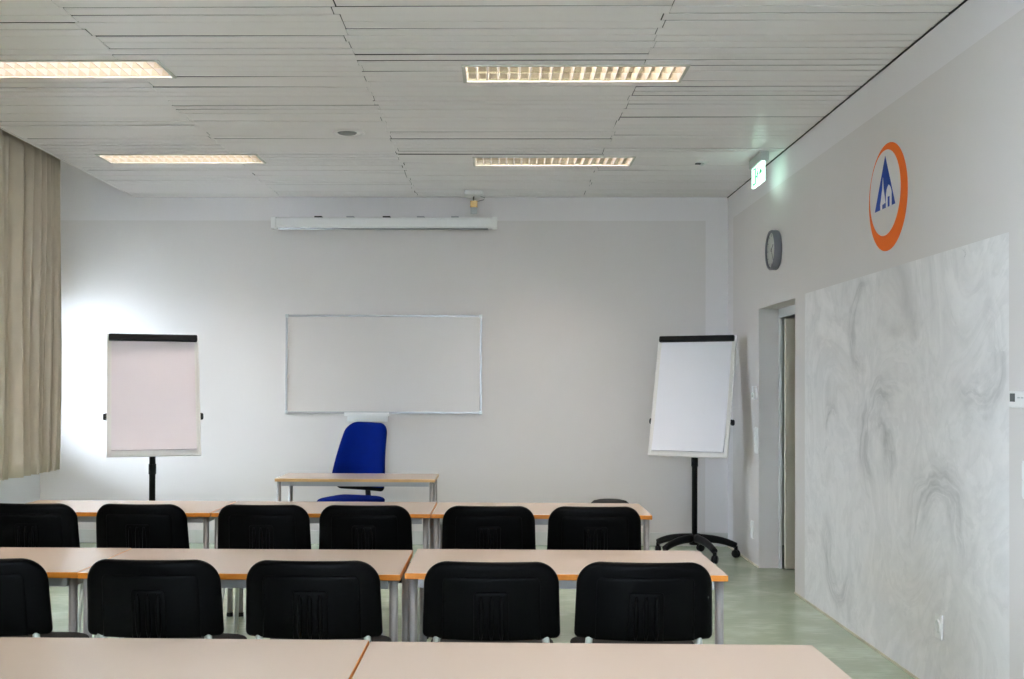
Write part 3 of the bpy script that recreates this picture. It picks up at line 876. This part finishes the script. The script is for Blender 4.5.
# ring logo
t = wall_thing('wall_logo', 'orange painted ring logo with blue triangle, tree and house on the right wall', 'logo', 6.03, 2.547)
n = 72; ro = .298
def circ(cx, cy, rx, ry, k0=0, rev=False):
    q = [(cx+rx*cos(2*PI*k/n), cy+ry*sin(2*PI*k/n)) for k in range(n)]
    return q
out = circ(0, 0, ro, ro); inn = circ(-.043, .030, .243, .238)
b = MB(); bm = bmesh.new(); zz = .0015
A = [bm.verts.new((x,y,0)) for x,y in out]; B = [bm.verts.new((x,y,0)) for x,y in inn]
A1 = [bm.verts.new((x,y,zz)) for x,y in out]; B1 = [bm.verts.new((x,y,zz)) for x,y in inn]
for k in range(n):
    q = (k+1) % n
    bm.faces.new((A1[k],A1[q],B1[q],B1[k])); bm.faces.new((A[k],A[q],A1[q],A1[k])); bm.faces.new((B[k],B[q],B1[q],B1[k])); bm.faces.new((A[k],A[q],B[q],B[k]))
b._merge(bm); b.build('ring', W['orange'], t)
b = MB()
b.prism([(-.200,-.055),(.118,-.055),(-.035,.235)], 0, .0015)
em = b.build('triangle_emblem', W['logoblue'], t)
b = MB()
b.prism([(-.110,-.0555),(-.080,-.0555),(-.080,-.028),(-.110,-.028)], .0015, .0022)
b.prism([(-.112,-.030),(-.028,-.030),(-.058,.060),(-.068,.122),(-.078,.060)], .0015, .0022)
b.build('tree_symbol', W['white_paint'], em)
b = MB()
b.prism([(-.048,-.0555),(.066,-.0555),(.066,.020),(.056,.042),(.040,.056),(.022,.066),(.004,.056),(-.010,.042),(-.020,.020),(-.024,-.030),(-.048,-.030)], .0015, .0021)
hs_ = b.build('house_symbol', W['white_paint'], em)
b = MB(); b.prism([(.008,-.0557),(.036,-.0557),(.036,.0),(.008,.0)], .0021, .0026)
MB().prism([(-.046,-.0557),(-.022,-.0557),(-.022,-.028),(-.046,-.028)], .0021, .0026).build('window_symbol', W['logoblue'], em)
b.build('doorway_symbol', W['logoblue'], em)
def plate(name, label, cat, y, z, w, h, extra=None, m='plasticW'):
    t = wall_thing(name, label, cat, y, z)
    MB().box(-w/2, w/2, -h/2, h/2, 0, .010, bev=.003).build('plate', W[m], t)
    return t
t = wall_thing('thermostat', 'small white thermostat box left of the doorway at eye height', 'thermostat', 9.10, 1.445)
MB().box(-.04, .04, -.055, .055, 0, .03, bev=.005).build('case', W['plasticW'], t)
MB().lathe([(0,.03),(.02,.03),(.018,.038),(0,.038)], 20, M=Matrix.Translation((0,-.02,0))).build('dial', W['plasticG'], t)
t = plate('light_switch', 'white triple light switch left of the doorway, below the thermostat', 'light switch', 9.08, 1.05, .08, .22)
for q in (-.07, 0, .07): MB().box(-.03, .03, q-.028, q+.028, .010, .016, bev=.002).build('rocker', W['plasticW'], t)
def socket(t, n=1):
    for q in range(n):
        c0 = (q-(n-1)/2)*.071
        MB().lathe([(.034,.010),(.034,.014),(.026,.014),(.022,.004),(0,.004)], 28, M=Matrix.Translation((0,c0,0))).build('socket_insert', W['plasticW'], t)
t = plate('wall_socket', 'white double socket low on the wall left of the doorway', 'socket', 9.22, .29, .08, .15); socket(t, 2)
t = plate('wall_socket', 'white socket low on the unpainted plaster patch', 'socket', 5.32, .335, .08, .12); socket(t)
t = wall_thing('room_controller', 'white wall controller with small grey display at the right edge of the photo', 'controller', 4.50, 1.447)
MB().box(-.14, .075, -.035, .035, 0, .026, bev=.006).build('case', W['plasticW'], t) if False else MB().box(-.05, .14, -.035, .035, 0, .026, bev=.006).build('case', W['plasticW'], t)
MB().box(-.036, .006, -.010, .024, .026, .0275).build('display', W['screen_dark'], t)
for q in (.03, .06, .09): MB().box(q, q+.018, .004, .010, .026, .028).build('button', W['plasticG'], t)
t = plate('light_switch', 'white double switch plate below the wall controller at the right edge', 'light switch', 4.425, 1.12, .085, .155)
for q in (-.036, .036): MB().box(-.034, .034, q-.033, q+.033, .010, .016, bev=.002).build('rocker', W['plasticW'], t)
t = plate('wall_socket', 'white socket near the floor at the bottom right corner of the photo', 'socket', 4.42, .34, .08, .08); socket(t)

# ------------------------------------------------------------------ light
wd = bpy.data.worlds.new('World'); S.world = wd; wd.use_nodes = True
bg = wd.node_tree.nodes['Background']
bg.inputs[0].default_value = (.74, .84, 1.0, 1); bg.inputs[1].default_value = 44.0
for (x0, x1) in FILL_WIN:
    ld = bpy.data.lights.new('window_portal', 'AREA'); ld.shape = 'RECTANGLE'; ld.size = x1-x0; ld.size_y = WZ1-.1-WZ0
    ld.cycles.is_portal = True
    lo = bpy.data.objects.new('window_portal', ld); COL.objects.link(lo)
    lo.location = ((x0+x1)/2, YF-.2, (WZ0+WZ1-.1)/2)
    lo.rotation_euler = (PI/2, 0, PI)
for (y0, y1), zt in zip(WIN, WZT):
    ld = bpy.data.lights.new('window_portal', 'AREA'); ld.shape = 'RECTANGLE'; ld.size = y1-y0; ld.size_y = zt-WZ0
    ld.cycles.is_portal = True
    lo = bpy.data.objects.new('window_portal', ld); COL.objects.link(lo)
    lo.location = (XL-.20, (y0+y1)/2, (WZ0+zt)/2)
    # -Z of the light must point to +X
    lo.rotation_euler = Matrix(((0,0,-1),(-1,0,0),(0,1,0))).to_euler()

# ------------------------------------------------------------------ camera
cd = bpy.data.cameras.new('camera'); co = bpy.data.objects.new('camera', cd); COL.objects.link(co)
F = 1085.0
yawc, pit, roll = .018, .010, .0035
cd.sensor_width = 36; cd.lens = F/1024*36
px0 = 500 - F*math.tan(yawc)*1.0
py0 = 386 - F*math.tan(pit)
cd.shift_x = (512-px0)/1024; cd.shift_y = (py0-339.5)/1024
cd.clip_start = .05
R = Matrix.Rotation(yawc, 4, 'Z') @ Matrix.Rotation(PI/2+pit, 4, 'X') @ Matrix.Rotation(roll, 4, 'Z')
co.matrix_world = Matrix.Translation((0, 0, 1.494)) @ R
S.camera = co
S.view_settings.view_transform = 'Standard'; S.view_settings.look = 'None'
S.view_settings.gamma = 1; S.view_settings.use_curve_mapping = False
S.view_settings.exposure = 0.53
